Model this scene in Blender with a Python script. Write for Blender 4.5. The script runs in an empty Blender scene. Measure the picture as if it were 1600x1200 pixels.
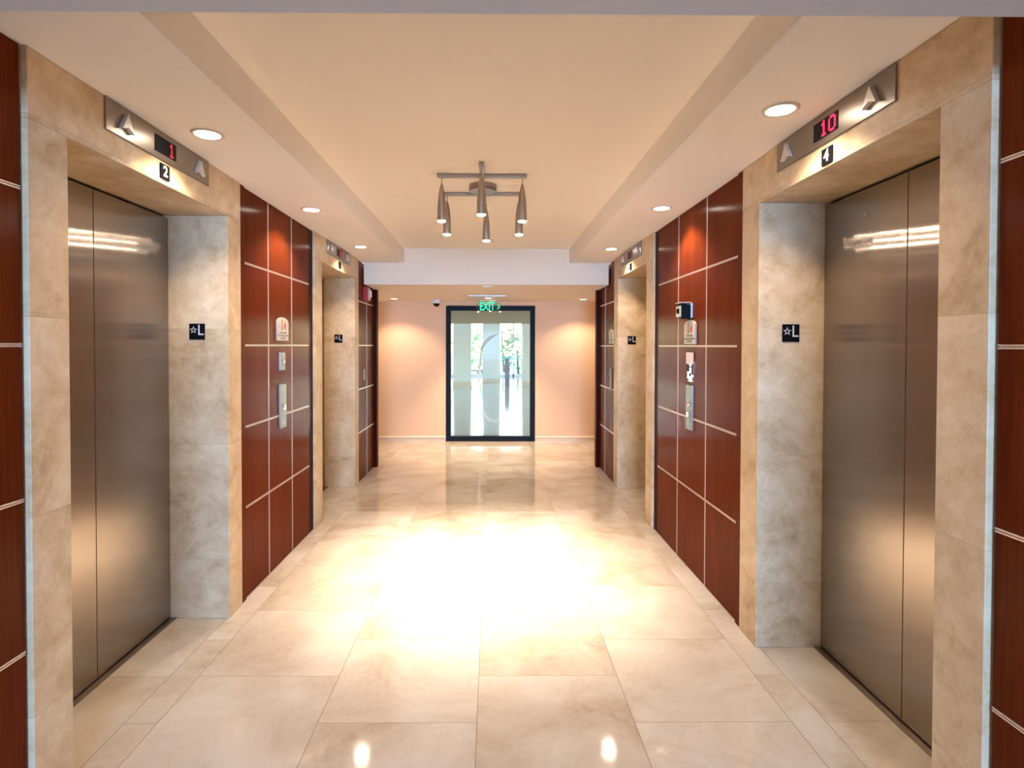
import bpy, bmesh, math, random
from mathutils import Matrix, Vector

sc = bpy.context.scene
col = sc.collection
R = math.radians

# ------------------------------------------------------------------ camera
EYE = 1.45
F_PX = 875.0
PITCH, YAW, ROLL = 0.9, 0.4, 0.10            # degrees: down, right, picture clockwise
cam_d = bpy.data.cameras.new('camera')
cam = bpy.data.objects.new('camera', cam_d)
col.objects.link(cam)
cam_d.sensor_width = 36.0
cam_d.lens = 36.0 * F_PX / 1600.0
cam_d.clip_start = 0.05
cam_d.clip_end = 300
vpx, vpy = 768.5, 540.0                       # where the hall converges
cam_d.shift_x = (800 - (vpx + F_PX * math.tan(R(YAW)))) / 1600.0
cam_d.shift_y = ((vpy + F_PX * math.tan(R(PITCH))) - 600) / 1600.0
cam.matrix_world = (Matrix.Translation((0, 0, EYE)) @ Matrix.Rotation(-R(YAW), 4, 'Z')
                    @ Matrix.Rotation(R(90 - PITCH), 4, 'X') @ Matrix.Rotation(R(ROLL), 4, 'Z'))
sc.camera = cam

# ------------------------------------------------------------------ world, sun, daylight, exposure
world = bpy.data.worlds.new('world')
sc.world = world
world.use_nodes = True
wn = world.node_tree.nodes
bg = wn['Background']
sky = wn.new('ShaderNodeTexSky')
sky.sky_type = 'NISHITA'
sky.sun_disc = False
sky.sun_elevation = R(48)
sky.sun_rotation = R(20)
sky.air_density = 1.2
world.node_tree.links.new(sky.outputs[0], bg.inputs[0])
bg.inputs[1].default_value = 0.85


def light(name, kind, loc, energy, color, rot=(0, 0, 0), **kw):
    d = bpy.data.lights.new(name, kind)
    d.energy = energy
    d.color = color
    for k, v in kw.items():
        setattr(d, k, v)
    o = bpy.data.objects.new(name, d)
    o.location = loc
    o.rotation_euler = rot
    col.objects.link(o)
    return o


light('sun', 'SUN', (3, 20, 12), 2.2, (1.0, 0.95, 0.86), (R(-48), 0, R(8)), angle=R(0.6))
# daylight that comes in through the window at the rear end of the hall, behind the camera
light('rear_daylight', 'AREA', (0.25, -5.05, 1.45), 200.0, (0.26, 0.52, 1.0), (R(90), 0, 0),
      shape='RECTANGLE', size=2.0, size_y=1.1, spread=R(120))
WARM = (1.0, 0.775, 0.55)
WARM_BULB = (1.0, 0.845, 0.68)
P_DOWN = 34.0
P_BACK = 35.0
P_BULB = 122.0

sc.view_settings.view_transform = 'Standard'
sc.view_settings.look = 'None'
sc.view_settings.gamma = 1.0
sc.view_settings.use_curve_mapping = False
sc.view_settings.exposure = 0.74
sc.cycles.caustics_reflective = False
sc.cycles.caustics_refractive = False
sc.cycles.sample_clamp_indirect = 20.0
sc.cycles.max_bounces = 10
sc.cycles.diffuse_bounces = 6
sc.cycles.transparent_max_bounces = 12


# ------------------------------------------------------------------ node helpers
class NT:
    def __init__(self, name):
        self.m = bpy.data.materials.new(name)
        self.m.use_nodes = True
        self.t = self.m.node_tree
        self.n = self.t.nodes
        self.bsdf = self.n['Principled BSDF']

    def link(self, a, b):
        self.t.links.new(a, b)

    def put(self, sock, v):
        if hasattr(v, 'links'):
            self.link(v, sock)
        else:
            sock.default_value = v

    def math(self, op, a, b=0.0, c=None):
        n = self.n.new('ShaderNodeMath')
        n.operation = op
        self.put(n.inputs[0], a)
        self.put(n.inputs[1], b)
        if c is not None:
            self.put(n.inputs[2], c)
        return n.outputs[0]

    def mix(self, f, a, b, mode='MIX'):
        n = self.n.new('ShaderNodeMix')
        n.data_type = 'RGBA'
        n.blend_type = mode
        self.put(n.inputs[0], f)
        self.put(n.inputs[6], a if hasattr(a, 'links') else (*a, 1))
        self.put(n.inputs[7], b if hasattr(b, 'links') else (*b, 1))
        return n.outputs[2]

    def pos(self):
        g = self.n.new('ShaderNodeNewGeometry')
        return g.outputs['Position']

    def xyz(self, v):
        s = self.n.new('ShaderNodeSeparateXYZ')
        self.link(v, s.inputs[0])
        return s.outputs

    def comb(self, x, y, z):
        s = self.n.new('ShaderNodeCombineXYZ')
        self.put(s.inputs[0], x)
        self.put(s.inputs[1], y)
        self.put(s.inputs[2], z)
        return s.outputs[0]

    def vscale(self, v, s):
        n = self.n.new('ShaderNodeVectorMath')
        n.operation = 'MULTIPLY'
        self.link(v, n.inputs[0])
        n.inputs[1].default_value = s
        return n.outputs[0]

    def vadd(self, v, w):
        n = self.n.new('ShaderNodeVectorMath')
        n.operation = 'ADD'
        self.link(v, n.inputs[0])
        self.put(n.inputs[1], w)
        return n.outputs[0]

    def noise(self, v, scale, detail=4, rough=0.55, dist=0.0):
        n = self.n.new('ShaderNodeTexNoise')
        self.link(v, n.inputs['Vector'])
        n.inputs['Scale'].default_value = scale
        n.inputs['Detail'].default_value = detail
        n.inputs['Roughness'].default_value = rough
        n.inputs['Distortion'].default_value = dist
        return n.outputs['Fac']

    def white(self, v):
        n = self.n.new('ShaderNodeTexWhiteNoise')
        n.noise_dimensions = '3D'
        self.link(v, n.inputs[0])
        return n.outputs['Value']

    def ramp(self, f, stops):
        n = self.n.new('ShaderNodeValToRGB')
        self.link(f, n.inputs[0])
        e = n.color_ramp.elements
        e[0].position, e[0].color = stops[0][0], (*stops[0][1], 1)
        e[1].position, e[1].color = stops[-1][0], (*stops[-1][1], 1)
        for p, c in stops[1:-1]:
            k = e.new(p)
            k.color = (*c, 1)
        return n.outputs[0]

    def maprange(self, v, a, b, c, d):
        n = self.n.new('ShaderNodeMapRange')
        self.put(n.inputs[0], v)
        for i, x in enumerate((a, b, c, d)):
            n.inputs[i + 1].default_value = x
        return n.outputs[0]

    def bump(self, h, strength, dist=0.002):
        n = self.n.new('ShaderNodeBump')
        n.inputs['Strength'].default_value = strength
        n.inputs['Distance'].default_value = dist
        self.link(h, n.inputs['Height'])
        self.link(n.outputs[0], self.bsdf.inputs['Normal'])

    def set(self, **kw):
        for k, v in kw.items():
            s = self.bsdf.inputs[k.replace('_', ' ')]
            if k in ('Base_Color', 'Emission_Color') and not hasattr(v, 'links'):
                v = (*v, 1)
            self.put(s, v)
        return self.m


def plain(name, c, rough=0.5, metal=0.0, spec=0.5, var=0.06, scale=30.0, **kw):
    t = NT(name)
    f = t.noise(t.pos(), scale, 3)
    c2 = tuple(x * (1 - var) for x in c)
    c1 = tuple(min(1, x * (1 + var)) for x in c)
    cc = t.mix(f, c2, c1)
    t.set(Base_Color=cc, Roughness=rough, Metallic=metal, Specular_IOR_Level=spec, **kw)
    return t.m


def glow(name, c, s):
    t = NT(name)
    t.set(Base_Color=tuple(0.15 * x for x in c), Emission_Color=c, Emission_Strength=s, Roughness=0.4)
    return t.m


def mat_floor():
    t = NT('limestone_floor_tiles')
    x, y, z = t.xyz(t.pos())
    bounds = [-1.407, -1.28, -0.667, -0.055, 0.5524, 1.1596, 1.293]
    n = None
    dmin = None
    for b in bounds:
        g = t.math('GREATER_THAN', x, b)
        n = g if n is None else t.math('ADD', n, g)
        d = t.math('ABSOLUTE', t.math('SUBTRACT', x, b))
        dmin = d if dmin is None else t.math('MINIMUM', dmin, d)
    odd = t.math('MODULO', n, 2.0)
    v = t.math('DIVIDE', t.math('ADD', t.math('SUBTRACT', y, 2.132 - 61.0),
                                t.math('MULTIPLY', t.math('SUBTRACT', 1.0, odd), 0.305)), 0.61)
    row = t.math('FLOOR', v)
    fr = t.math('FRACT', v)
    dr = t.math('MULTIPLY', t.math('MINIMUM', fr, t.math('SUBTRACT', 1.0, fr)), 0.61)
    joint = t.math('MINIMUM', t.math('ADD', t.maprange(dmin, 0.0009, 0.0026, 1, 0),
                                     t.math('MULTIPLY', t.maprange(dr, 0.0009, 0.0026, 1, 0), 0.75)), 1.0)
    rnd = t.white(t.comb(n, row, 3.0))
    p = t.vadd(t.pos(), t.comb(t.math('MULTIPLY', rnd, 17.0), t.math('MULTIPLY', rnd, 9.0), rnd))
    big = t.noise(p, 2.6, 6, 0.6, 0.6)
    fine = t.noise(p, 38, 6, 0.7)
    f = t.math('ADD', t.math('MULTIPLY', big, 0.78), t.math('MULTIPLY', fine, 0.22))
    c = t.ramp(f, [(0.33, (0.485, 0.385, 0.285)), (0.43, (0.57, 0.48, 0.38)), (0.52, (0.63, 0.555, 0.46)),
                   (0.66, (0.70, 0.64, 0.555))])
    tint = t.ramp(rnd, [(0.0, (0.86, 0.82, 0.76)), (0.5, (0.96, 0.95, 0.93)), (1.0, (1.0, 1.0, 1.0))])
    c = t.mix(1.0, c, tint, 'MULTIPLY')
    c = t.mix(t.math('MULTIPLY', joint, 0.8), c, (0.20, 0.13, 0.08))
    t.set(Base_Color=c, Specular_IOR_Level=0.5,
          Roughness=t.math('ADD', t.maprange(fine, 0.3, 0.7, 0.045, 0.085), t.math('MULTIPLY', joint, 0.3)))
    return t.m


def mat_stone():
    t = NT('beige_limestone_slab')
    p = t.pos()
    x, y, z = t.xyz(p)
    k = t.math('DIVIDE', t.math('SUBTRACT', z, 0.315 - 6.1), 0.61)
    row = t.math('FLOOR', k)
    fr = t.math('FRACT', k)
    d = t.math('MULTIPLY', t.math('MINIMUM', fr, t.math('SUBTRACT', 1.0, fr)), 0.61)
    joint = t.maprange(d, 0.0005, 0.002, 1, 0)
    oi = t.n.new('ShaderNodeObjectInfo')
    rnd = t.white(t.comb(row, oi.outputs['Random'], t.math('GREATER_THAN', x, 0.0)))
    q = t.vadd(p, t.comb(t.math('MULTIPLY', rnd, 7.0), t.math('MULTIPLY', rnd, 13.0), rnd))
    big = t.noise(q, 3.2, 7, 0.62, 0.9)
    mid = t.noise(q, 14, 5, 0.65, 0.4)
    fine = t.noise(q, 90, 4, 0.7)
    f = t.math('ADD', t.math('ADD', t.math('MULTIPLY', big, 0.5), t.math('MULTIPLY', mid, 0.33)),
               t.math('MULTIPLY', fine, 0.15))
    c = t.ramp(f, [(0.32, (0.39, 0.250, 0.125)), (0.45, (0.59, 0.42, 0.245)), (0.55, (0.70, 0.535, 0.345)),
                   (0.68, (0.82, 0.69, 0.50))])
    c = t.mix(1.0, c, t.ramp(rnd, [(0, (0.88, 0.86, 0.84)), (1, (1, 1, 1))]), 'MULTIPLY')
    c = t.mix(t.math('MULTIPLY', joint, 0.45), c, (0.33, 0.25, 0.17))
    t.bump(t.math('ADD', fine, mid), 0.12)
    t.set(Base_Color=c, Roughness=0.5, Specular_IOR_Level=0.35)
    return t.m


def tangent_u(t, aniso):
    tn = t.n.new('ShaderNodeTangent')
    tn.direction_type = 'UV_MAP'
    tn.uv_map = 'UVMap'
    t.link(tn.outputs[0], t.bsdf.inputs['Tangent'])
    t.bsdf.inputs['Anisotropic'].default_value = aniso
    return tn.outputs[0]


def mat_wood(name, a, b, rough=0.21):
    t = NT(name)
    v = t.vscale(t.pos(), (60, 60, 2.2))
    g = t.noise(v, 1.6, 5, 0.6, 0.3)
    h = t.noise(t.vscale(t.pos(), (7, 7, 0.7)), 1.0, 3)
    f = t.math('ADD', t.math('MULTIPLY', g, 0.65), t.math('MULTIPLY', h, 0.35))
    c = t.ramp(f, [(0.33, a), (0.66, b)])
    t.set(Base_Color=c, Roughness=rough, IOR=1.09)
    tangent_u(t, 0.7)
    return t.m


def mat_steel(name, c, rough=0.24, aniso=1.0, brushed=0.0):
    t = NT(name)
    v = t.vscale(t.pos(), (260, 260, 1.5))
    g = t.noise(v, 1.0, 2)
    cc = t.mix(g, tuple(x * 0.93 for x in c), c)
    t.set(Base_Color=cc, Metallic=1.0, Roughness=rough)
    tn = tangent_u(t, aniso)
    if brushed:                               # fine vertical grain: reflections smear sideways, stay sharp upwards
        gl = t.n.new('ShaderNodeBsdfAnisotropic')
        t.link(cc, gl.inputs['Color'])
        gl.inputs['Roughness'].default_value = 0.15
        gl.inputs['Anisotropy'].default_value = -0.86
        t.link(tn, gl.inputs['Tangent'])
        mx = t.n.new('ShaderNodeMixShader')
        mx.inputs[0].default_value = brushed
        t.link(t.bsdf.outputs[0], mx.inputs[1])
        t.link(gl.outputs[0], mx.inputs[2])
        t.link(mx.outputs[0], t.n['Material Output'].inputs[0])
    return t.m


def mat_glass(name, tint=(0.95, 0.99, 0.98), gloss=1.0):
    t = NT(name)
    t.n.remove(t.bsdf)
    tr = t.n.new('ShaderNodeBsdfTransparent')
    tr.inputs[0].default_value = (*tint, 1)
    gl = t.n.new('ShaderNodeBsdfGlossy')
    gl.inputs['Roughness'].default_value = 0.0
    gl.inputs[0].default_value = (gloss, gloss, gloss, 1)
    fr = t.n.new('ShaderNodeFresnel')
    fr.inputs[0].default_value = 1.5
    mx = t.n.new('ShaderNodeMixShader')
    t.link(fr.outputs[0], mx.inputs[0])
    t.link(tr.outputs[0], mx.inputs[1])
    t.link(gl.outputs[0], mx.inputs[2])
    t.link(mx.outputs[0], t.n['Material Output'].inputs[0])
    return t.m


def mat_film():
    t = NT('etched_glass_film')
    t.n.remove(t.bsdf)
    tr = t.n.new('ShaderNodeBsdfTransparent')
    tl = t.n.new('ShaderNodeBsdfTranslucent')
    tl.inputs[0].default_value = (0.92, 0.97, 1.0, 1)
    df = t.n.new('ShaderNodeBsdfDiffuse')
    df.inputs[0].default_value = (0.9, 0.95, 1.0, 1)
    m1 = t.n.new('ShaderNodeMixShader')
    m1.inputs[0].default_value = 0.3
    t.link(tl.outputs[0], m1.inputs[1])
    t.link(df.outputs[0], m1.inputs[2])
    m2 = t.n.new('ShaderNodeMixShader')
    m2.inputs[0].default_value = 0.38
    t.link(tr.outputs[0], m2.inputs[1])
    t.link(m1.outputs[0], m2.inputs[2])
    t.link(m2.outputs[0], t.n['Material Output'].inputs[0])
    return t.m


def mat_leaf(name, a, b):
    t = NT(name)
    c = t.mix(t.noise(t.pos(), 4.0, 2), a, b)
    t.set(Base_Color=c, Roughness=0.5, Transmission_Weight=0.0)
    tl = t.n.new('ShaderNodeBsdfTranslucent')
    t.link(c, tl.inputs[0])
    mx = t.n.new('ShaderNodeMixShader')
    mx.inputs[0].default_value = 0.5
    t.link(t.bsdf.outputs[0], mx.inputs[1])
    t.link(tl.outputs[0], mx.inputs[2])
    t.link(mx.outputs[0], t.n['Material Output'].inputs[0])
    return t.m


M = dict(
    floor=mat_floor(), stone=mat_stone(),
    wood=mat_wood('cherry_veneer', (0.092, 0.0145, 0.0035), (0.150, 0.027, 0.0068)),
    darkwood=mat_wood('dark_cherry_edge', (0.028, 0.004, 0.002), (0.045, 0.007, 0.003), 0.3),
    steel=mat_steel('brushed_steel_door', (0.40, 0.34, 0.285), 0.40, 0.7, 0.78),
    plate=mat_steel('brushed_steel_plate', (0.33, 0.285, 0.24), 0.34, 0.6),
    nickel=plain('satin_nickel', (0.38, 0.325, 0.27), 0.34, 1.0),
    bronze=plain('dull_bronze', (0.20, 0.115, 0.075), 0.5, 0.4),
    chrome=plain('polished_metal', (0.75, 0.72, 0.70), 0.12, 1.0),
    ring=plain('pale_lamp_ring', (0.62, 0.52, 0.44), 0.4),
    strip=plain('anodised_strip', (0.72, 0.55, 0.46), 0.42, 0.7),
    arrow=plain('pale_arrow_lens', (0.66, 0.60, 0.54), 0.35, 0.25),
    cream=plain('cream_ceiling_paint', (0.86, 0.80, 0.74), 0.8, spec=0.2, var=0.015, scale=60),
    beam=plain('dimmed_beam_paint', (0.50, 0.46, 0.43), 0.8, spec=0.2, var=0.015, scale=60),  # ceiling paint darkened in colour so the daylit beam reads dimmer
    lowceil=plain('peach_ceiling_paint', (0.90, 0.80, 0.70), 0.8, spec=0.2, var=0.015, scale=60),
    tan=plain('tan_lobby_paint', (0.58, 0.41, 0.25), 0.8, spec=0.2, var=0.015, scale=60),
    header=plain('warmed_header_paint', (0.80, 0.71, 0.58), 0.8, spec=0.2, var=0.015, scale=60),  # tan put into the colour to offset blue daylight on the header
    tray=plain('warm_ceiling_paint', (0.87, 0.79, 0.68), 0.8, spec=0.2, var=0.015, scale=60),
    peach=plain('peach_wall_paint', (0.84, 0.58, 0.375), 0.7, spec=0.25, var=0.02, scale=80),
    white=plain('white_paint', (0.82, 0.82, 0.80), 0.6, spec=0.3, var=0.02),
    lobbyfloor=plain('polished_white_floor', (0.78, 0.80, 0.80), 0.10, var=0.03, scale=2.0),
    base=plain('painted_baseboard', (0.80, 0.66, 0.50), 0.3, var=0.02),
    black=plain('black_plastic', (0.004, 0.004, 0.005), 0.4, spec=0.12),
    signblack=plain('black_sign_plastic', (0.003, 0.003, 0.004), 0.4, spec=0.1),
    silver=plain('raised_silver_lettering', (0.55, 0.56, 0.58), 0.45),
    white_letter=plain('white_lettering', (0.75, 0.75, 0.72), 0.5),
    frame=plain('black_door_frame', (0.004, 0.003, 0.003), 0.45, spec=0.12),
    dark=plain('dark_shaft_gap', (0.006, 0.005, 0.004), 0.7),
    pane=mat_glass('clear_glass', gloss=0.03), film=mat_film(),
    acrylic=mat_glass('clear_acrylic', (0.9, 0.97, 0.93)),
    plaque=plain('pale_plastic_plaque', (0.50, 0.44, 0.39), 0.4),
    ink=plain('grey_brown_ink', (0.14, 0.11, 0.09), 0.6),
    inkgreen=plain('green_ink', (0.05, 0.13, 0.06), 0.6),
    inkred=plain('red_ink', (0.60, 0.05, 0.05), 0.6),
    inkpink=plain('pink_ink', (0.55, 0.25, 0.25), 0.6),
    pink=plain('pink_paper', (0.88, 0.72, 0.74), 0.7),
    red=plain('red_plastic', (0.42, 0.010, 0.012), 0.35),
    redlight=glow('red_digits', (1.0, 0.01, 0.05), 2.6),
    reddim=glow('dim_red_digits', (1.0, 0.02, 0.05), 0.5),
    green=glow('green_exit_letters', (0.0, 0.9, 0.38), 0.85),
    lens=glow('lamp_lens', (1.0, 0.90, 0.76), 20.0),
    bulb=glow('pendant_bulb', (1.0, 0.88, 0.74), 250.0),
    grass=plain('pale_paving', (0.55, 0.58, 0.5), 0.8),
    bark=plain('palm_bark', (0.22, 0.17, 0.12), 0.9),
    leaf1=mat_leaf('mid_green_leaf', (0.10, 0.30, 0.07), (0.28, 0.55, 0.18)),
    leaf2=mat_leaf('blue_green_leaf', (0.05, 0.24, 0.13), (0.16, 0.45, 0.26)),
    lavender=plain('lavender_grey_bin', (0.32, 0.30, 0.42), 0.5),
    alum=plain('pale_window_metal', (0.75, 0.78, 0.8), 0.4, 0.3),
)


# ------------------------------------------------------------------ mesh helpers
def box(bm, x0, x1, y0, y1, z0, z1):
    if x0 > x1: x0, x1 = x1, x0
    if y0 > y1: y0, y1 = y1, y0
    if z0 > z1: z0, z1 = z1, z0
    v = [bm.verts.new(p) for p in ((x0, y0, z0), (x1, y0, z0), (x1, y1, z0), (x0, y1, z0),
                                   (x0, y0, z1), (x1, y0, z1), (x1, y1, z1), (x0, y1, z1))]
    for f in ((3, 2, 1, 0), (4, 5, 6, 7), (0, 1, 5, 4), (1, 2, 6, 5), (2, 3, 7, 6), (3, 0, 4, 7)):
        bm.faces.new([v[i] for i in f])


def prism(bm, pts, z0, z1):
    a = [bm.verts.new((x, y, z0)) for x, y in pts]
    b = [bm.verts.new((x, y, z1)) for x, y in pts]
    n = len(pts)
    bm.faces.new(b)
    bm.faces.new(a[::-1])
    for i in range(n):
        bm.faces.new((a[i], a[(i + 1) % n], b[(i + 1) % n], b[i]))


def lathe(bm, prof, seg=32, cx=0, cy=0, cap=True):
    rings = []
    for r, z in prof:
        rings.append([bm.verts.new((cx + r * math.cos(2 * math.pi * i / seg),
                                    cy + r * math.sin(2 * math.pi * i / seg), z)) for i in range(seg)])
    for a, b in zip(rings, rings[1:]):
        for i in range(seg):
            bm.faces.new((a[i], a[(i + 1) % seg], b[(i + 1) % seg], b[i]))
    if cap:
        bm.faces.new(rings[0][::-1])
        bm.faces.new(rings[-1])


def tube(bm, p, q, r0, r1=None, seg=10):
    r1 = r0 if r1 is None else r1
    p, q = Vector(p), Vector(q)
    d = (q - p).normalized()
    s = Vector((1, 0, 0)) if abs(d.x) < 0.8 else Vector((0, 1, 0))
    u = d.cross(s).normalized()
    w = d.cross(u)
    A = [bm.verts.new(p + r0 * (u * math.cos(2 * math.pi * i / seg) + w * math.sin(2 * math.pi * i / seg))) for i in range(seg)]
    B = [bm.verts.new(q + r1 * (u * math.cos(2 * math.pi * i / seg) + w * math.sin(2 * math.pi * i / seg))) for i in range(seg)]
    for i in range(seg):
        bm.faces.new((A[i], A[(i + 1) % seg], B[(i + 1) % seg], B[i]))
    bm.faces.new(A[::-1])
    bm.faces.new(B)


def mesh(name, fill, mat, parent=None, bevel=0.0, smooth=False, uv=None):
    bm = bmesh.new()
    fill(bm)
    bmesh.ops.recalc_face_normals(bm, faces=bm.faces)
    if uv:
        L = bm.loops.layers.uv.new('UVMap')
        for f in bm.faces:
            for l in f.loops:
                l[L].uv = uv(l.vert.co)
    me = bpy.data.meshes.new(name)
    bm.to_mesh(me)
    bm.free()
    if smooth:
        for p in me.polygons:
            p.use_smooth = True
    me.materials.append(mat)
    o = bpy.data.objects.new(name, me)
    col.objects.link(o)
    if parent:
        o.parent = parent
    if bevel:
        b = o.modifiers.new('bevel', 'BEVEL')
        b.width = bevel
        b.segments = 2
        b.limit_method = 'ANGLE'
    if smooth:
        e = o.modifiers.new('split', 'EDGE_SPLIT')
        e.split_angle = R(40)
    return o


UVW = lambda c: (c.x, c.y)            # wall-local: u across, v up


def tag(o, label, cat, group=None):
    o['label'] = label
    o['category'] = cat
    if group:
        o['group'] = group
    return o


def empty(name, mat4, label, cat, group=None):
    o = bpy.data.objects.new(name, None)
    o.empty_display_size = 0.05
    o.matrix_world = mat4
    col.objects.link(o)
    return tag(o, label, cat, group)


def struct(name, fill, mat, parent=None, **kw):
    o = mesh(name, fill, mat, parent, **kw)
    if not parent:
        o['kind'] = 'structure'
    return o


def boxes(*bs):
    def f(bm):
        for b in bs:
            box(bm, *b)
    return f


def at(loc):
    return Matrix.Translation(loc)


def on_wall(side, x, y, z):
    """frame on a wall: local x = to the viewer's right, y = up, z = out of the wall"""
    if side == 'L':
        u, w = Vector((0, 1, 0)), Vector((1, 0, 0))
    elif side == 'R':
        u, w = Vector((0, -1, 0)), Vector((-1, 0, 0))
    else:
        u, w = Vector((1, 0, 0)), Vector((0, -1, 0))
    v = Vector((0, 0, 1))
    m = Matrix(((u.x, v.x, w.x, x), (u.y, v.y, w.y, y), (u.z, v.z, w.z, z), (0, 0, 0, 1)))
    return m


def text_mesh(name, s, size, depth, mat, parent, loc=(0, 0, 0), bold=0.0, sx=1.0, align='CENTER'):
    c = bpy.data.curves.new(name, 'FONT')
    c.body = s
    c.size = size
    c.extrude = depth
    c.offset = bold
    c.align_x = align
    c.align_y = 'CENTER'
    t = bpy.data.objects.new(name, c)
    col.objects.link(t)
    dg = bpy.context.evaluated_depsgraph_get()
    me = bpy.data.meshes.new_from_object(t.evaluated_get(dg))
    bpy.data.objects.remove(t)
    bpy.data.curves.remove(c)
    me.name = name
    me.transform(Matrix.Translation(loc) @ Matrix.Diagonal((sx, 1, 1, 1)))
    me.materials.clear()
    me.materials.append(mat)
    o = bpy.data.objects.new(name, me)
    col.objects.link(o)
    o.parent = parent
    return o


# ------------------------------------------------------------------ the hall's measures
WL, WR = -1.39, 1.27                 # faces of the stone surrounds
HEAD = 2.13                          # under the lintels
SOFF, TRAY, LOW = 2.345, 2.50, 2.113  # soffit, raised ceiling, low ceilings at both ends
Y_NEAR, Y_FAR, Y_END, Y_BACK = 1.13, 6.09, 6.75, 8.46
TX0, TX1 = -0.95, 0.84               # raised part of the ceiling
SEAMS = (0.521, 0.983, 1.449, 1.918)

# ------------------------------------------------------------------ structure
struct('floor', boxes((-4.2, 4.2, -5.35, 8.53, -0.1, 0.0)), M['floor'])
struct('ceiling', boxes((TX0, TX1, Y_NEAR, Y_FAR, TRAY, 2.62)), M['tray'])
struct('trim_1', boxes((-1.95, TX0, Y_NEAR, Y_FAR, SOFF, 2.62)), M['cream'])
struct('trim_2', boxes((TX1, 1.85, Y_NEAR, Y_FAR, SOFF, 2.62)), M['cream'])
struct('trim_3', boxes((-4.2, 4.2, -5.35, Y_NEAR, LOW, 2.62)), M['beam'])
struct('trim_4', boxes((WL + 0.002, WR - 0.002, Y_FAR, Y_END + 0.001, LOW, 2.62),
                       (-4.2, 4.2, Y_END, Y_END + 0.02, LOW, 2.62)), M['header'])
struct('trim_5', boxes((-4.2, 4.2, Y_END + 0.02, Y_BACK, LOW, 2.62), (WL + 0.004, WR - 0.004, Y_FAR + 0.01, Y_END + 0.02, LOW - 0.002, LOW - 0.0005)), M['lowceil'])


def side_wall(s, W, spans):
    bs = [(W + s * 0.37, W + s * 0.5, -5.35, Y_END, 0, 2.62)]
    for a, b in spans:
        bs.append((W + s * 0.052, W + s * 0.37, a, b, 0, LOW if b < 1.3 else SOFF))
    return boxes(*bs)


struct('wall_left', side_wall(-1, WL, [(-5.35, 1.1), (1.1, 1.69), (3.12, 4.41), (5.855, 6.62)]), M['peach'])
struct('wall_right', side_wall(1, WR, [(-5.35, 1.1), (1.1, 1.42), (2.847, 4.413), (5.825, 6.62)]), M['peach'])
DX0, DX1, DZ = -0.693, 0.653, 2.052
struct('wall_back', boxes((-4.2, DX0, Y_BACK, Y_BACK + 0.16, 0, 2.62), (DX1, 4.2, Y_BACK, Y_BACK + 0.16, 0, 2.62),
                          (DX0, DX1, Y_BACK, Y_BACK + 0.16, DZ, 2.62)), M['peach'])
struct('wall_far_left', boxes((-4.2, -4.05, Y_END, Y_BACK, 0, LOW), (-4.2, WL - 0.06, Y_END - 0.13, Y_END, 0, LOW)), M['peach'])
struct('wall_far_right', boxes((4.05, 4.2, Y_END, Y_BACK, 0, LOW), (WR + 0.06, 4.2, Y_END - 0.13, Y_END, 0, LOW)), M['peach'])
RW0, RW1 = -0.82, 1.27
struct('wall_rear', boxes((-4.2, RW0, -5.35, -5.2, 0, LOW), (RW1, 4.2, -5.35, -5.2, 0, LOW),
                          (RW0, RW1, -5.35, -5.2, 0, 0.84), (RW0, RW1, -5.35, -5.2, 2.06, LOW)), M['cream'])
w2 = struct('window_2', boxes((RW0, RW1, -5.31, -5.25, 0.84, 0.90), (RW0, RW1, -5.31, -5.25, 2.00, 2.06),
                              (RW0, RW0 + 0.06, -5.31, -5.25, 0.90, 2.00), (RW1 - 0.06, RW1, -5.31, -5.25, 0.90, 2.00),
                              (0.22, 0.28, -5.31, -5.25, 0.90, 2.00)), M['alum'])


def baseboard(name, x0, x1):
    def f(bm):
        prof = [(0, 0), (0.014, 0), (0.014, 0.045), (0.022, 0.055), (0.022, 0.068), (0.008, 0.08), (0, 0.082)]
        a = [bm.verts.new((x0, Y_BACK - d, z)) for d, z in prof]
        b = [bm.verts.new((x1, Y_BACK - d, z)) for d, z in prof]
        for i in range(len(prof)):
            j = (i + 1) % len(prof)
            bm.faces.new((a[i], a[j], b[j], b[i]))
        bm.faces.new(a)
        bm.faces.new(b[::-1])
    return struct(name, f, M['base'])


baseboard('baseboard_left', -4.05, DX0 - 0.002)
baseboard('baseboard_right', DX1 + 0.002, 4.05)


# ------------------------------------------------------------------ stone surrounds and elevator doors
def surround(s, W, ys0, y0, y1, ys1, label):
    c = (ys0 + ys1) / 2
    t = empty('stone_surround', at((W, c, 0)), label, 'door surround', 'stone surrounds of the four elevators')
    D = s * 0.345
    mesh('jamb', boxes((0, D, ys0 - c, y0 - c, 0, HEAD)), M['stone'], t, 0.0025)
    mesh('jamb', boxes((0, D, y1 - c, ys1 - c, 0, HEAD)), M['stone'], t, 0.0025)
    mesh('lintel', boxes((0, D, ys0 - c, ys1 - c, HEAD, SOFF - 0.001)), M['stone'], t, 0.0025)
    return t


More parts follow.
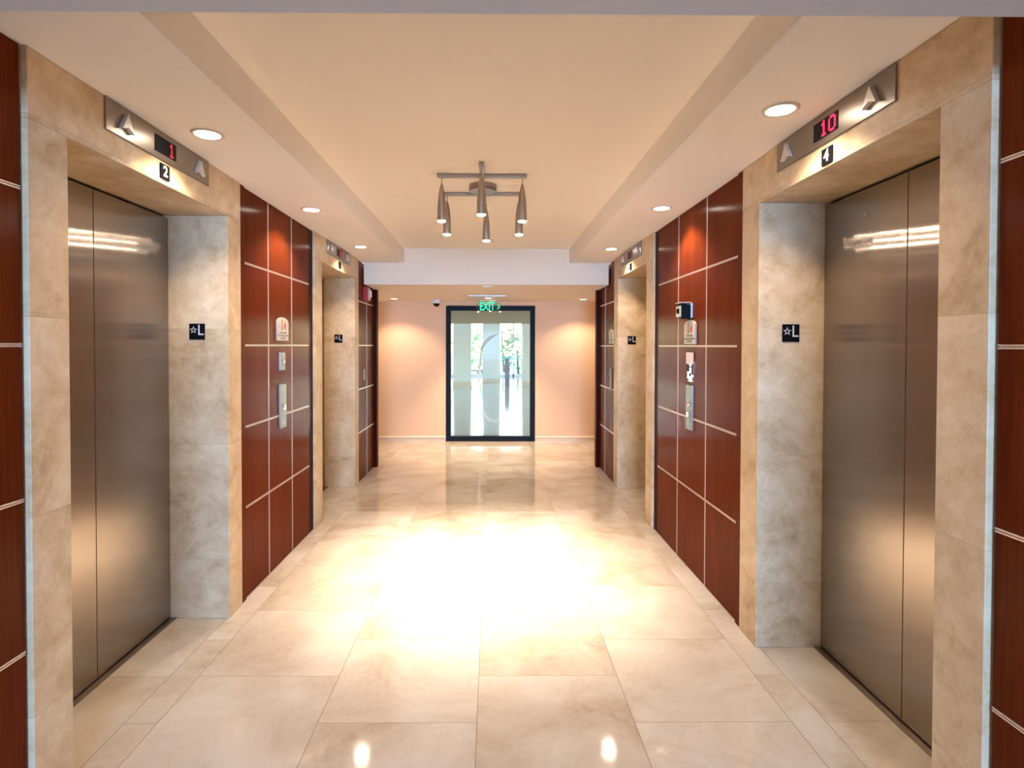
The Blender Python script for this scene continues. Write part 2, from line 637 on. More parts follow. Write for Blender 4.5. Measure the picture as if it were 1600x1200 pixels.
def elevator(side, W, y0, y1, label):
    s = -1 if side == 'L' else 1
    c = (y0 + y1) / 2
    hw = (y1 - y0) / 2
    t = empty('elevator_door', on_wall(side, W + s * 0.31, c, 0), label, 'elevator door', 'steel elevator doors of the hall')
    # local z = 0 is the face of the leaves, +z is out into the hall
    for k in (-1, 1):
        a, b = (0.002, hw - 0.006) if k > 0 else (-hw + 0.006, -0.002)
        mesh('door_leaf', boxes((a, b, 0.012, HEAD - 0.016, -0.03, 0)), M['steel'], t, 0.001, uv=UVW)
    mesh('door_gap', boxes((-hw + 0.001, hw - 0.001, 0.0, HEAD - 0.002, -0.034, -0.031)), M['dark'], t)
    mesh('threshold', boxes((-hw + 0.001, hw - 0.001, 0.0, 0.006, -0.029, 0.03)), M['nickel'], t)

    def keyhole(bm):
        lathe(bm, [(0.009, 0.0), (0.009, 0.0025), (0.006, 0.003)], 20)
    o = mesh('lock_ring', keyhole, M['nickel'], t)
    o.location = (-hw * 0.45, HEAD - 0.12, 0)
    return t


ELEV = [('L', WL, 1.695, 1.854, 2.963, 3.115, 'beneath the 2 plate on the left', '2'),
        ('L', WL, 4.415, 4.60, 5.70, 5.85, 'farther along the left wall', ''),
        ('R', WR, 1.424, 1.589, 2.662, 2.842, 'beneath the 4 plate on the right', '4'),
        ('R', WR, 4.418, 4.605, 5.64, 5.82, 'farther along the right wall', '')]
for side, W, a, b, c, d, where, num in ELEV:
    s = -1 if side == 'L' else 1
    surround(s, W, a, b, c, d, 'beige stone surround of the elevator ' + where)
    elevator(side, W, b, c, 'brushed steel elevator doors ' + where)


# ------------------------------------------------------------------ cherry wood panelling
def bay(side, W, a, b, vs, label, near_trim=0.062, far_gap=0.10, top=SOFF, back=0.05):
    s = -1 if side == 'L' else 1
    c = (a + b) / 2
    t = empty('wood_wall_panel', on_wall(side, W, c, 0), label, 'wall panel', 'cherry wood wall panels between the elevators')
    sg = 1 if side == 'L' else -1               # local u = sg * (Y - c)
    U = lambda y: sg * (y - c)
    f0, f1 = -0.016, -0.03                      # veneer face and back, measured out of the wall
    y0, y1 = a + near_trim, b - far_gap
    ys = [y0] + list(vs) + [y1]
    zs = [0.004] + list(SEAMS) + [top - 0.002]
    g = 0.007

    def ven(bm):
        for i in range(len(ys) - 1):
            for j in range(len(zs) - 1):
                ya = ys[i] + (g if i else 0)
                yb = ys[i + 1] - (g if i < len(ys) - 2 else 0)
                za = zs[j] + (g if j else 0)
                zb = zs[j + 1] - (g if j < len(zs) - 2 else 0)
                box(bm, U(ya), U(yb), za, zb, f1, f0)
    mesh('veneer', ven, M['wood'], t, 0.0008, uv=UVW)
    mesh('backing_board', boxes((U(a + 0.002), U(b - 0.002), 0.002, top - 0.002, -back, f1 - 0.001)), M['darkwood'], t, uv=UVW)
    if near_trim > 0.01:
        mesh('edge_trim_or_gap_shade', boxes((U(a + 0.002), U(y0 - 0.001), 0.002, top - 0.002, f1, -0.006)), M['wood'], t, uv=UVW)
    if far_gap > 0.02:
        mesh('edge_trim_or_gap_shade', boxes((U(y1 + 0.001), U(b - 0.002), 0.002, top - 0.002, f1, f0 - 0.002)), M['darkwood'], t, uv=UVW)  # dark strip painted in for the shade of the recessed gap
    for v in vs:
        u = U(v)
        mesh('inlay_strip', boxes((u - 0.006, u - 0.0015, 0.004, top - 0.003, f1, f0 + 0.001),
                                  (u + 0.0015, u + 0.006, 0.004, top - 0.003, f1, f0 + 0.001),
                                  (u - 0.006, u + 0.006, 0.004, top - 0.003, f1, f0 - 0.004)), M['strip'], t)
    ua, ub = sorted((U(y0), U(y1)))
    for z in SEAMS:
        mesh('inlay_strip', boxes((ua, ub, z - 0.006, z - 0.0015, f1, f0 + 0.0012),
                                  (ua, ub, z + 0.0015, z + 0.006, f1, f0 + 0.0012),
                                  (ua, ub, z - 0.006, z + 0.006, f1, f0 - 0.004)), M['strip'], t)
    return t


bay('L', WL, 0.25, 1.693, (0.78,), 'cherry wood wall panel at the left edge of the view, before the first elevator',
    0.0, 0.008)
bay('R', WR, 0.2, 1.422, (0.72,), 'cherry wood wall panel at the right edge of the view, before the first elevator',
    0.0, 0.008)
bay('L', WL, 3.117, 4.413, (3.535, 3.945), 'cherry wood wall panel carrying a call plate, between the two left elevators')
bay('R', WR, 2.844, 4.416, (3.351, 3.857), 'cherry wood wall panel carrying the black camera, between the two right elevators')
bay('L', WL, 5.852, 6.648, (6.30,), 'narrow cherry wood wall panel below the red fire alarm, far left', 0.02, 0.0)
bay('R', WR, 5.822, 6.648, (6.34,), 'narrow cherry wood wall panel past the far right elevator', 0.02, 0.0)
for side, W, lab in (('L', WL, 'dark wood end post where the left wall stops'), ('R', WR, 'dark wood end post where the right wall stops')):
    s = -1 if side == 'L' else 1
    o = mesh('end_post', boxes((-0.025 * s, s * 0.055, 0, 0.1, 0, LOW - 0.001)), M['darkwood'], None, 0.003,
             uv=lambda c: (c.x + c.y, c.z))
    o.location = (W, 6.649, 0)
    tag(o, lab, 'post', 'dark end posts')


# ------------------------------------------------------------------ elevator indicator plates above the doors
DOTS = {'1': ['..#..', '.##..', '..#..', '..#..', '..#..', '..#..', '.###.'],
        '0': ['.###.', '#...#', '#...#', '#...#', '#...#', '#...#', '.###.'],
        '8': ['.###.', '#...#', '#...#', '.###.', '#...#', '#...#', '.###.']}


def indicator(side, W, y, z, digits, dim, label):
    t = empty('indicator_plate', on_wall(side, W, y, z), label, 'indicator plate', 'steel indicator plates above the elevators')
    mesh('face_plate', boxes((-0.365, 0.365, -0.059, 0.059, 0.0, 0.007)), M['plate'], t, 0.001, uv=UVW)
    dsp = mesh('display', boxes((-0.077, 0.077, -0.034, 0.034, 0.007, 0.009)), M['black'], t)

    def dg(bm):
        x = 0.071 - 0.052 * len(digits)
        for ch in digits:
            for r, line in enumerate(DOTS[ch]):
                for k, p in enumerate(line):
                    if p == '#':
                        cx, cy = x + 0.006 + k * 0.0088, 0.0245 - r * 0.0082
                        box(bm, cx - 0.0043, cx + 0.0043, cy - 0.0042, cy + 0.0042, 0.009, 0.0098)
            x += 0.052
    mesh('digits', dg, M['reddim'] if dim else M['redlight'], dsp)
    for u in (-0.265, 0.265):
        mesh('arrow', lambda bm: prism(bm, [(u, 0.034), (u + 0.036, -0.034), (u, -0.02), (u - 0.036, -0.034)][::-1], 0.007, 0.024),
             M['arrow'], t, 0.0015)
        k = 1 if u > 0 else -1
        o = mesh('screw', lambda bm: lathe(bm, [(0.004, 0.007), (0.004, 0.0082), (0.002, 0.0086)], 12), M['nickel'], t)
        o.location = (k * 0.335, 0.0, 0)
    return t


indicator('L', WL, 2.394, 2.285, '1', True, 'steel plate with a red 1 and two arrows, above the 2 plate')
indicator('R', WR, 2.125, 2.280, '10', False, 'steel plate with a bright red 10 and two arrows, above the 4 plate')
indicator('L', WL, 5.09, 2.283, '8', True, 'small steel plate with red digit and two arrows over the farther left elevator')
indicator('R', WR, 5.12, 2.280, '1', True, 'small steel plate with dim display and two arrows over the farther right elevator')


def number(side, W, y, z, ch, label):
    t = mesh('number_plate', boxes((-0.033, 0.033, -0.031, 0.031, 0, 0.006)), M['signblack'], None, 0.001)
    t.matrix_world = on_wall(side, W, y, z)
    tag(t, label, 'number plate', 'black number plates under the indicators')
    if ch:
        text_mesh('numeral', ch, 0.062, 0.0006, M['white_letter'], t, (0, 0, 0.0066), 0.0012)


number('L', WL, 2.394, 2.182, '2', 'small black plate with a white 2 under the left indicator')
number('R', WR, 2.121, 2.170, '4', 'small black plate with a white 4 under the right indicator')
number('L', WL, 5.13, 2.180, '', 'tiny black plate under the farther left indicator')
number('R', WR, 5.12, 2.172, '', 'tiny black plate under the farther right indicator')


# ------------------------------------------------------------------ star L signs on the jambs
def floor_sign(x, y, z, label):
    t = mesh('floor_sign', boxes((-0.041, 0.041, -0.042, 0.042, 0, 0.004)), M['signblack'], None, 0.001)
    t.matrix_world = on_wall('F', x, y, z)
    tag(t, label, 'sign', 'black star L signs on the door jambs')

    def star(bm):
        def ring(sc):
            return [((sc if i % 2 == 0 else sc * 0.40) * math.sin(math.pi * i / 5) - 0.018,
                     (sc if i % 2 == 0 else sc * 0.40) * math.cos(math.pi * i / 5) + 0.008) for i in range(10)]
        A, B = ring(0.0205), ring(0.0125)
        for zz0, zz1 in ((0.004, 0.0052),):
            a0 = [bm.verts.new((*p, zz1)) for p in A]
            b0 = [bm.verts.new((*p, zz1)) for p in B]
            a1 = [bm.verts.new((*p, zz0)) for p in A]
            b1 = [bm.verts.new((*p, zz0)) for p in B]
            for i in range(10):
                j = (i + 1) % 10
                bm.faces.new((a0[i], b0[i], b0[j], a0[j]))
                bm.faces.new((a0[i], a0[j], a1[j], a1[i]))
                bm.faces.new((b0[i], b1[i], b1[j], b0[j]))
    mesh('star', star, M['silver'], t)
    mesh('letter', boxes((0.0075, 0.0145, -0.018, 0.036, 0.004, 0.0052), (0.0145, 0.036, -0.018, -0.0105, 0.004, 0.0052)), M['silver'], t)


floor_sign(-1.552, 2.963, 1.521, 'black star L sign on the bluish jamb of elevator 2')
floor_sign(1.424, 2.662, 1.512, 'black star L sign on the jamb of elevator 4')
floor_sign(-1.558, 5.70, 1.518, 'tiny black star L sign on the far left jamb')
floor_sign(1.411, 5.64, 1.506, 'tiny black star L sign on the far right jamb')


# ------------------------------------------------------------------ arched fire signs
def fire_sign(side, W, y, z, label):
    t = empty('fire_sign', on_wall(side, W, y, z), label, 'sign', 'arched fire signs on the wood panels')
    w, h = 0.100, 0.078
    pts = [(-w, -h), (w, -h), (w, h * 0.52)]
    pts += [(w * math.cos(a), h * 0.52 + h * 0.48 * math.sin(a)) for a in [math.pi * i / 14 for i in range(1, 14)]]
    pts += [(-w, h * 0.52)]
    mesh('plaque', lambda bm: prism(bm, pts, 0.0, 0.012), M['plaque'], t, 0.002)

    def walker(bm):
        lathe(bm, [(0.009, 0.012), (0.009, 0.0126)], 14, -0.018, 0.05)
        prism(bm, [(-0.026, 0.038), (-0.012, 0.040), (-0.008, 0.015), (-0.022, 0.013)], 0.012, 0.0126)
    mesh('walking_figure', walker, M['ink'], t)
    mesh('legs_mark', lambda bm: (prism(bm, [(-0.020, 0.012), (-0.008, 0.013), (-0.004, -0.004), (-0.012, -0.006)], 0.012, 0.0126),
                                  prism(bm, [(-0.024, 0.012), (-0.016, 0.012), (-0.026, -0.010), (-0.036, -0.010)], 0.012, 0.0126)),
         M['inkgreen'], t)
    mesh('flame', lambda bm: prism(bm, [(0.034, 0.052), (0.05, 0.03), (0.048, 0.004), (0.034, -0.004), (0.018, 0.003),
                                        (0.016, 0.03), (0.024, 0.024)], 0.012, 0.0126), M['inkred'], t)
    mesh('small_flame', lambda bm: prism(bm, [(-0.060, 0.036), (-0.052, 0.022), (-0.054, 0.004), (-0.066, 0.004), (-0.069, 0.022)],
                                         0.012, 0.0126), M['inkpink'], t)
    for k, (s, v) in enumerate((('IN CASE OF FIRE', -0.026), ('DO NOT USE ELEVATORS', -0.044), ('USE STAIRS', -0.061))):
        text_mesh('lettering', s, 0.0165, 0.0003, M['ink'], t, (0, v, 0.0124), 0.0002)


fire_sign('L', WL - 0.016, 3.752, 1.558, 'arched pale fire sign on the left wood panel')
fire_sign('R', WR + 0.016, 3.605, 1.540, 'arched pale fire sign under the black camera')
fire_sign('R', WR + 0.016, 5.99, 1.55, 'arched pale fire sign partly hidden past the far right elevator')


# ------------------------------------------------------------------ plates, buttons, cameras on the wood panels
def call_plate(side, W, y, z, h, w, btn, label, face='plate'):
    t = empty('call_plate', on_wall(side, W, y, z), label, 'call plate', 'steel elevator call plates')
    mesh('face_plate', boxes((-w / 2, w / 2, -h / 2, h / 2, 0, 0.012)), M[face], t, 0.0015, uv=UVW)
    for v, m, r in btn:
        b = mesh('button', lambda bm: lathe(bm, [(r, 0.012), (r, 0.020), (r * 0.8, 0.024)], 24, 0, v), M['chrome'], t, smooth=True)
        mesh('button_insert', lambda bm: lathe(bm, [(r * 0.62, 0.024), (r * 0.6, 0.0255)], 20, 0, v), M[m], b)
    for v in (-h / 2 + 0.035, h / 2 - 0.04):
        mesh('screw', lambda bm: lathe(bm, [(0.005, 0.012), (0.005, 0.0132), (0.003, 0.0138)], 12, 0, v), M['chrome'], t)


call_plate('L', WL - 0.016, 3.753, 1.045, 0.295, 0.110, [(-0.006, 'white', 0.021)], 'tall steel call plate with one button on the left wood panel')
call_plate('R', WR + 0.016, 3.610, 1.052, 0.288, 0.110, [(0.02, 'inkred', 0.014), (-0.045, 'white', 0.018)],
           'tall steel call plate with two buttons on the right wood panel')
call_plate('R', WR + 0.016, 6.00, 1.09, 0.24, 0.09, [(0.07, 'black', 0.03)], 'dark call plate on the narrow panel past the far right elevator', 'bronze')

t = empty('key_switch', on_wall('L', WL - 0.016, 3.748, 1.343), 'short steel key switch plate between fire sign and call plate', 'switch plate')
mesh('face_plate', boxes((-0.045, 0.045, -0.06, 0.06, 0, 0.012)), M['plate'], t, 0.002, uv=UVW)
mesh('key_lock', lambda bm: lathe(bm, [(0.013, 0.012), (0.013, 0.02), (0.010, 0.023)], 24), M['chrome'], t, smooth=True)
mesh('key_slot', boxes((-0.002, 0.002, -0.008, 0.008, 0.023, 0.0238)), M['black'], t)
for v in (-0.045, 0.045):
    mesh('screw', lambda bm: lathe(bm, [(0.006, 0.012), (0.006, 0.0135), (0.004, 0.014)], 12, 0, v), M['chrome'], t)

t = empty('instruction_plate', on_wall('R', WR + 0.016, 3.607, 1.285), 'small mirrored plate with dark markings below the pink note', 'plate')
mesh('face_plate', boxes((-0.058, 0.058, -0.066, 0.066, 0, 0.004)), M['chrome'], t, 0.001)


for b in ((-0.056, -0.02, 0.0, 0.064), (0.022, 0.056, -0.02, 0.064), (-0.056, -0.03, -0.064, -0.048),
          (-0.02, 0.012, -0.030, -0.012), (0.036, 0.056, -0.064, -0.034), (-0.016, 0.016, 0.026, 0.034)):
    mesh('dark_marking', boxes((*b, 0.004, 0.0046)), M['darkwood'], t, uv=UVW)


def note(bm):
    r = 0.012
    pts = []
    for cx, cy, a0 in ((0.055, 0.026, 0), (-0.055, 0.026, 90), (-0.055, -0.026, 180), (0.055, -0.026, 270)):
        for k in range(5):
            a = R(a0 + k * 22.5)
            pts.append((cx + r * math.cos(a), cy + r * math.sin(a)))
    prism(bm, pts, 0, 0.002)


o = mesh('paper_note', note, M['pink'])
o.matrix_world = on_wall('R', WR + 0.011, 3.612, 1.370)
tag(o, 'pink rounded paper note at the top of the mirrored plate', 'note')

t = empty('security_camera', on_wall('R', WR + 0.016, 3.622, 1.675), 'black box camera mounted over the right fire sign', 'camera')
mesh('mount', boxes((-0.045, 0.045, -0.045, 0.05, 0, 0.015)), M['white'], t, 0.004)
mesh('housing', lambda bm: prism(bm, [(-0.05, -0.04), (0.05, -0.052), (0.05, 0.035), (-0.05, 0.05)], 0.015, 0.075), M['black'], t, 0.004)
mesh('front_plate', boxes((-0.045, 0.045, -0.038, 0.032, 0.075, 0.079)), M['arrow'], t, 0.001)  # pale colour put in for the lit side of the black housing
mesh('camera_lens', lambda bm: lathe(bm, [(0.018, 0.079), (0.018, 0.086), (0.012, 0.089)], 20, 0, 0), M['signblack'], t, smooth=True)
mesh('hood', boxes((-0.052, 0.052, 0.05, 0.055, 0.012, 0.082)), M['arrow'], t, 0.002)

t = empty('fire_alarm', on_wall('L', WL - 0.016, 6.20, 2.015), 'red fire alarm strobe with pale front high on far left panel', 'fire alarm')
mesh('housing', boxes((-0.07, 0.07, -0.075, 0.075, 0, 0.05)), M['red'], t, 0.004)
mesh('front_plate', boxes((-0.055, 0.062, -0.06, 0.06, 0.05, 0.058)), M['plaque'], t, 0.002)
mesh('strobe', boxes((0.0, 0.045, -0.035, 0.04, 0.058, 0.072)), M['white_letter'], t, 0.004)

t = empty('switch_plate', on_wall('L', WL - 0.016, 6.14, 1.13), 'small brown plate on the narrow far left wood panel', 'switch plate')
mesh('face_plate', boxes((-0.035, 0.035, -0.06, 0.06, 0, 0.008)), M['bronze'], t, 0.001)
mesh('key_lock', lambda bm: lathe(bm, [(0.01, 0.008), (0.01, 0.012)], 16), M['chrome'], t)

t = empty('dome_camera', at((-0.80, 8.10, LOW)), 'white dome camera with dark bubble on the ceiling left of the glass door', 'camera')
mesh('housing', lambda bm: lathe(bm, [(0.062, 0), (0.066, -0.012), (0.064, -0.05), (0.055, -0.058)], 32), M['white'], t, smooth=True)
mesh('dome', lambda bm: lathe(bm, [(0.045, -0.058), (0.042, -0.075), (0.032, -0.092), (0.016, -0.101), (0.003, -0.103)], 28), M['black'], t, smooth=True)


# ------------------------------------------------------------------ ceiling downlights
def downlight(x, y, z, r, power, label, group, cone=126):
    t = empty('downlight', at((x, y, z)), label, 'ceiling light', group)
    mesh('trim_ring', lambda bm: lathe(bm, [(r * 0.74, -0.0005), (r * 0.78, -0.006), (r * 0.92, -0.008), (r, -0.004), (r, -0.0005)], 40, cap=False),
         M['ring'], t, smooth=True)
    mesh('lamp_lens', lambda bm: lathe(bm, [(r * 0.74, -0.0008), (r * 0.70, -0.003), (0.004, -0.0035)], 36), M['lens'], t, smooth=True)
    l = light('downlight_beam', 'SPOT', (x, y, z - 0.012), power, WARM, spot_size=R(cone), spot_blend=0.55, shadow_soft_size=0.035)


G1 = 'recessed ceiling lights along the two soffits'
downlight(-1.206, 2.395, SOFF, 0.066, P_DOWN, 'round recessed ceiling light above elevator 2, nearest on the left', G1)
downlight(1.088, 2.122, SOFF, 0.066, P_DOWN, 'round recessed ceiling light above elevator 4, nearest on the right', G1)
downlight(-1.19, 3.71, SOFF, 0.066, P_DOWN, 'round recessed ceiling light over the left wood panel with call plate', G1)
downlight(1.10, 3.64, SOFF, 0.066, P_DOWN, 'round recessed ceiling light over the right wood panel with camera', G1)
downlight(-1.19, 5.10, SOFF, 0.066, P_DOWN, 'round recessed ceiling light above the farther left elevator', G1)
downlight(1.10, 5.17, SOFF, 0.066, P_DOWN, 'round recessed ceiling light above the farther right elevator', G1)
G2 = 'recessed ceiling lights before the peach back wall'
downlight(-1.385, 7.95, LOW, 0.062, P_BACK, 'small recessed light near the peach wall, left of the glass door', G2)
downlight(1.30, 7.97, LOW, 0.062, P_BACK, 'small recessed light near the peach wall, right of the glass door', G2)
downlight(-0.05, 7.80, LOW, 0.062, P_BACK * 4.5, 'small recessed light in front of the exit sign', G2, 92)

# ------------------------------------------------------------------ six-lamp ceiling fixture
CX, CY = -0.062, 3.69
t = empty('ceiling_fixture', at((CX, CY, TRAY)), 'brushed metal ceiling fixture of crossed bars with six hanging bullet lamps', 'ceiling light')
mesh('canopy', lambda bm: lathe(bm, [(0.09, 0), (0.09, -0.036), (0.086, -0.041), (0.003, -0.041)], 40), M['nickel'], t, smooth=True)
lamps = [(0.0, -0.41), (-0.247, -0.24), (0.247, -0.24), (-0.247, 0.17), (0.247, 0.17), (0.02, 0.40)]
mesh('long_bar', boxes((-0.014, 0.014, -0.47, 0.46, -0.022, -0.001)), M['nickel'], t, 0.002)
for yy in (-0.24, 0.17):
    mesh('cross_bar', boxes((-0.275, -0.0145, yy - 0.013, yy + 0.013, -0.023, -0.002), (0.0145, 0.275, yy - 0.013, yy + 0.013, -0.023, -0.002)),
         M['nickel'], t, 0.002)
for lx, ly in lamps:
    zt, zb = -0.055, -0.287
    if (lx, ly) == lamps[0]:
        zt = -0.045
    sh = mesh('lamp_shade', lambda bm: lathe(bm, [(0.0035, zt), (0.007, zt - 0.01), (0.0135, zt - 0.035), (0.0195, zt - 0.07),
                                                  (0.0235, zt - 0.105), (0.0262, zt - 0.15), (0.0275, zb), (0.0255, zb), (0.0245, zb + 0.012)],
                                             28, lx, ly, cap=False), M['nickel'], t, smooth=True)
    mesh('stem', lambda bm: tube(bm, (lx, ly, -0.02), (lx, ly, zt - 0.002), 0.0032), M['nickel'], sh)
    mesh('bulb', lambda bm: lathe(bm, [(0.0243, zb + 0.010), (0.0243, zb), (0.022, zb - 0.004), (0.013, zb - 0.0065), (0.002, zb - 0.007)], 24, lx, ly), M['bulb'], sh, smooth=True)
    light('pendant_beam', 'SPOT', (CX + lx, CY + ly, TRAY + zb - 0.014), P_BULB, WARM_BULB, spot_size=R(63), spot_blend=1.0, shadow_soft_size=0.02)

# ------------------------------------------------------------------ small ceiling things
t = empty('sprinkler_head', at((0.0, 5.50, TRAY)), 'tiny sprinkler head on the raised ceiling behind the lamp fixture', 'sprinkler')
mesh('escutcheon', lambda bm: lathe(bm, [(0.03, 0), (0.028, -0.006), (0.012, -0.008)], 24), M['tray'], t, smooth=True)
mesh('deflector', lambda bm: (tube(bm, (0, 0, -0.008), (0, 0, -0.03), 0.006), lathe(bm, [(0.016, -0.03), (0.016, -0.033)], 16)), M['chrome'], t)
t = empty('smoke_detector', at((-0.055, 6.22, LOW)), 'white disc detector at the edge of the low ceiling', 'smoke detector')
mesh('base_ring', lambda bm: lathe(bm, [(0.05, 0), (0.05, -0.008), (0.044, -0.012)], 28), M['white'], t, smooth=True)
mesh('sensor_cap', lambda bm: lathe(bm, [(0.036, -0.012), (0.03, -0.02), (0.004, -0.023)], 24), M['white'], t, smooth=True)

t = empty('air_diffuser', at((-0.063, 7.42, LOW)), 'long slim metal air diffuser on the low ceiling before the exit sign', 'air diffuser')
mesh('frame', boxes((-0.25, 0.25, -0.04, -0.03, -0.014, 0), (-0.25, 0.25, 0.03, 0.04, -0.014, 0),
                    (-0.25, -0.236, -0.03, 0.03, -0.014, 0), (0.236, 0.25, -0.03, 0.03, -0.014, 0)), M['nickel'], t, 0.002)
for k in range(3):
    mesh('slat', boxes((-0.236, 0.236, -0.022 + k * 0.018, -0.014 + k * 0.018, -0.012, -0.002)), M['nickel'], t)
mesh('backing', boxes((-0.236, 0.236, -0.03, 0.03, -0.002, -0.0005)), M['dark'], t)

# exit sign: clear panel hanging from a slim canopy
t = empty('exit_sign', at((-0.05, 8.22, LOW)), 'clear hanging sign reading EXIT in green with an arrow', 'exit sign')
mesh('canopy', boxes((-0.13, 0.13, -0.03, 0.03, -0.012, 0)), M['white'], t, 0.002)
mesh('panel', boxes((-0.18, 0.18, -0.004, 0.004, -0.172, -0.013)), M['acrylic'], t)
lt = bpy.data.objects.new('letters_pivot', None)
def exit_text():
    o = text_mesh('letters', 'EXIT', 0.165, 0.002, M['green'], t, (0, 0, 0), 0.003, 0.66)
    o.matrix_local = Matrix(((1, 0, 0, -0.02), (0, 0, -1, -0.008), (0, 1, 0, -0.094), (0, 0, 0, 1)))
    a = mesh('arrow', lambda bm: prism(bm, [(0.128, 0.036), (0.142, 0.036), (0.168, 0.0), (0.142, -0.036), (0.128, -0.036), (0.152, 0.0)], 0.006, 0.010),
             M['green'], t)
    a.matrix_local = Matrix(((1, 0, 0, 0), (0, 0, -1, 0), (0, 1, 0, -0.094), (0, 0, 0, 1)))
bpy.data.objects.remove(lt)
exit_text()

# ------------------------------------------------------------------ glass door in the back wall
FW = 0.072
fx0, fx1, fz = DX0 + 0.003, DX1 - 0.003, DZ - 0.003
YD0, YD1 = Y_BACK - 0.012, Y_BACK + 0.09
door = struct('door_1', boxes((fx0, fx0 + FW, YD0, YD1, 0.001, fz), (fx1 - FW, fx1, YD0, YD1, 0.001, fz),
                              (fx0 + FW, fx1 - FW, YD0, YD1, fz - FW, fz), (fx0 + FW, fx1 - FW, YD0, YD1, 0.001, 0.075)),
              M['frame'], bevel=0.003)
door['label'] = 'tall glass door with a black frame in the peach back wall'
YG = Y_BACK + 0.03
mesh('glass_pane', boxes((fx0 + FW, fx1 - FW, YG, YG + 0.008, 0.075, fz - FW)), M['pane'], door)


def film_pt(px, py):                 # marks on the glass, measured on the pane
    return ((690 + px / 5.333 - 768.5) * YG / F_PX, EYE + (540 - (470 + py / 5.333)) * YG / F_PX)


def film(bm):
    A = [(497, 262), (512, 232), (545, 211), (580, 205), (618, 212), (650, 240), (672, 300), (640, 322), (612, 350), (592, 395),
         (582, 452), (556, 478), (530, 470), (508, 420), (497, 340)]
    B = [(490, 262), (420, 312), (365, 362), (338, 420), (328, 500), (326, 830), (345, 905), (400, 980), (470, 997), (560, 990), (625, 965),
         (655, 900), (668, 905), (640, 990), (560, 1016), (470, 1022), (390, 1005), (325, 925), (304, 840), (304, 490), (316, 400), (345, 345), (405, 290)]
    C = [(672, 305), (655, 390), (625, 440), (585, 470), (590, 455), (618, 425), (645, 385), (660, 330)]
    for P in (A, B, C):
        q = [film_pt(*p) for p in P]
        v = [bm.verts.new((x, YG - 0.0015, z)) for x, z in q]
        w = [bm.verts.new((x, YG - 0.0005, z)) for x, z in q]
        bm.faces.new(v)
        bm.faces.new(w[::-1])
        for i in range(len(q)):
            j = (i + 1) % len(q)
            bm.faces.new((v[i], v[j], w[j], w[i]))


mesh('etched_pattern', film, M['film'], door)

# ------------------------------------------------------------------ bright lobby beyond the glass door
LY0, LY1 = Y_BACK + 0.16, 26.0
struct('floor_lobby', boxes((-9, 9, Y_BACK + 0.07, LY1, -0.1, -0.001)), M['lobbyfloor'])
struct('ceiling_lobby', boxes((-9, 9, LY0, 19.0, 2.19, 2.4)), M['tan'])
struct('ceiling_lobby_high', boxes((-9, 9, 19.0, LY1 + 0.2, 3.3, 3.5), (-9, 9, 18.9, 19.0, 2.4, 3.5)), M['white'])
struct('wall_lobby_left', boxes((-9.15, -9, LY0, LY1, 0, 0.9)), M['white'])  # out of view, kept low so sky light reaches the columns
struct('wall_lobby_right', boxes((9, 9.15, LY0, LY1, 0, 0.9)), M['white'])  # unseen too, left open above to let sky light in
mull = []
for i in range(10):
    xx = -9 + i * 2.0
    mull.append((xx - 0.03, xx + 0.03, LY1, LY1 + 0.08, 0.0, 3.3))
mull += [(-9, 9, LY1, LY1 + 0.08, 0.0, 0.12), (-9, 9, LY1, LY1 + 0.08, 3.2, 3.3)]
w1 = struct('window_1', boxes(*mull), M['alum'])
mesh('glass_pane', boxes((-9, 9, LY1 + 0.035, LY1 + 0.045, 0.12, 3.2)), M['pane'], w1)


def column(x, y, w, h, label):
    t = empty('column', at((x, y, 0)), label, 'column', 'square white columns beyond the glass door')
    mesh('shaft', boxes((-w / 2, w / 2, -w / 2, w / 2, 0.16, h)), M['white'], t, 0.01)
    mesh('skirting', boxes((-w / 2 - 0.015, w / 2 + 0.015, -w / 2 - 0.015, w / 2 + 0.015, 0, 0.16)), M['base'], t, 0.004)


column(-1.07, 20.4, 0.64, 3.3, 'white square column behind the left side of the glass door')
column(-0.02, 22.0, 0.68, 3.3, 'white square column behind the middle of the glass door')
column(1.42, 20.4, 0.64, 3.3, 'white square column behind the right edge of the glass door')

t = empty('waste_bin', at((0.55, 20.2, 0)), 'slim lavender grey bin standing between two columns beyond the glass', 'bin')
mesh('body', boxes((-0.085, 0.085, -0.09, 0.09, 0, 0.96)), M['lavender'], t, 0.008)
mesh('lid', boxes((-0.092, 0.092, -0.097, 0.097, 0.96, 1.01)), M['lavender'], t, 0.008)
t = empty('bench', at((-0.62, 23.6, 0)), 'low grey bench beyond the glass door, between columns', 'bench')
mesh('seat', boxes((-0.5, 0.4, -0.2, 0.2, 0.36, 0.44)), M['plate'], t, 0.01, uv=UVW)
for k in (-0.4, 0.3):
    mesh('leg', boxes((k - 0.03, k + 0.03, -0.17, 0.17, 0, 0.36)), M['plate'], t, uv=UVW)

struct('ground', boxes((-40, 40, LY1 + 0.1, 90, -0.2, -0.05)), M['grass'])


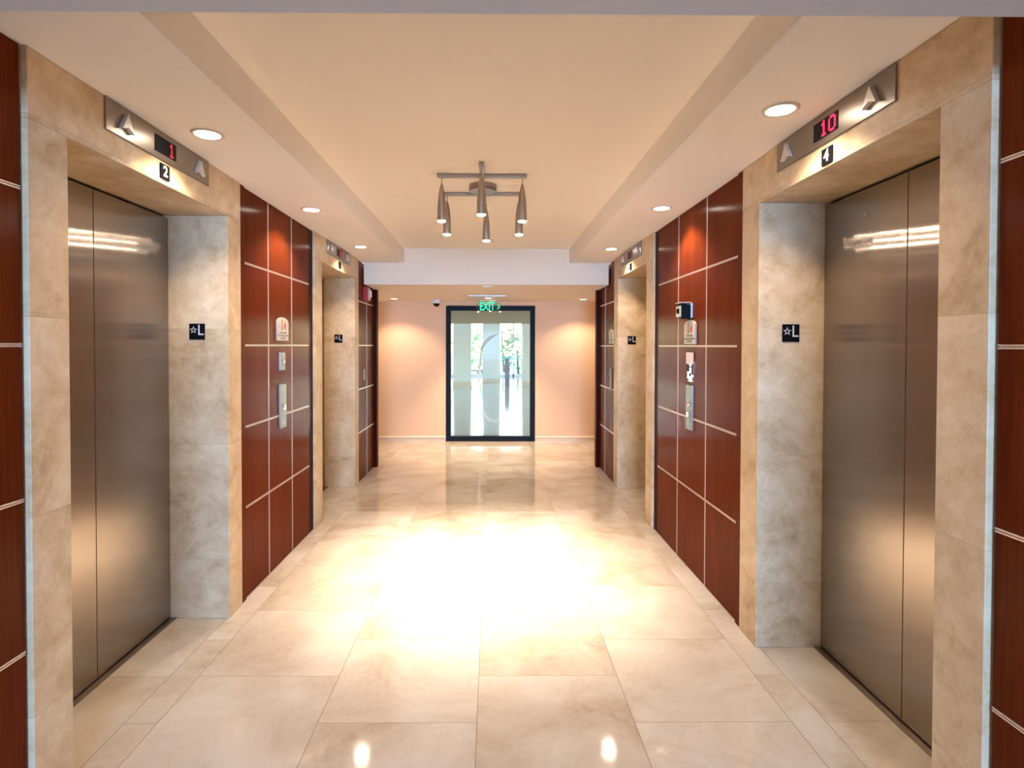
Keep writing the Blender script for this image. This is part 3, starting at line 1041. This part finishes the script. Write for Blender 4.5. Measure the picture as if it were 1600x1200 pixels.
def shrub(x, y, h, n, mat, label, seed, spread=0.7, lean=0.0):
    random.seed(seed)
    t = empty('garden_tree', at((x, y, -0.05)), label, 'tree', 'garden trees seen through the glass door')

    def stem(bm):
        p = Vector((0, 0, 0))
        for k in range(5):
            q = p + Vector((lean * h / 5 + random.uniform(-.03, .03), random.uniform(-.03, .03), h * 0.72 / 5))
            tube(bm, p, q, 0.07 - k * 0.01, 0.06 - k * 0.01, 8)
            p = q
    mesh('trunk', stem, M['bark'], t)

    def leaves(bm):
        for k in range(n):
            a = random.uniform(0, 2 * math.pi)
            zz = random.uniform(0.12, 1.0)
            rr = spread * math.sqrt(random.random()) * (0.5 + math.sin(math.pi * zz) * 0.7)
            c = Vector((math.cos(a) * rr + lean * h * zz * 0.7, math.sin(a) * rr, h * zz))
            L = random.uniform(0.16, 0.34)
            d = Vector((math.cos(a + random.uniform(-1, 1)), math.sin(a + random.uniform(-1, 1)), random.uniform(-0.7, 0.8))).normalized()
            sdv = d.cross(Vector((random.uniform(-1, 1), random.uniform(-1, 1), 1))).normalized() * L * 0.24
            mid = c + d * L * 0.5 + Vector((0, 0, 0.03))
            v = [bm.verts.new(p) for p in (c, mid + sdv, c + d * L, mid - sdv)]
            bm.faces.new((v[0], v[1], v[2]))
            bm.faces.new((v[0], v[2], v[3]))
    mesh('foliage', leaves, M[mat], t)


spots = [(-3.0, 28.0, 3.0, 'leaf2', 'bluish green tree at the far left beyond the windows', 0.0),
         (-1.5, 31.6, 4.0, 'leaf1', 'light green tree left of the left column', 0.05),
         (-0.7, 28.6, 2.3, 'leaf1', 'leaning green tree seen between the left and middle columns', 0.12),
         (0.7, 31.4, 3.6, 'leaf1', 'tall light green tree right of the middle column', -0.04),
         (1.35, 28.4, 2.0, 'leaf2', 'low bluish green tree left of the right column', -0.10),
         (2.7, 31.2, 3.8, 'leaf2', 'tall bluish green tree at the right edge of the glass door', 0.0)]
for i, (x, y, h, m, lab, ln) in enumerate(spots):
    shrub(x, y, h, 260, m, lab, 11 + i, 0.62, ln)
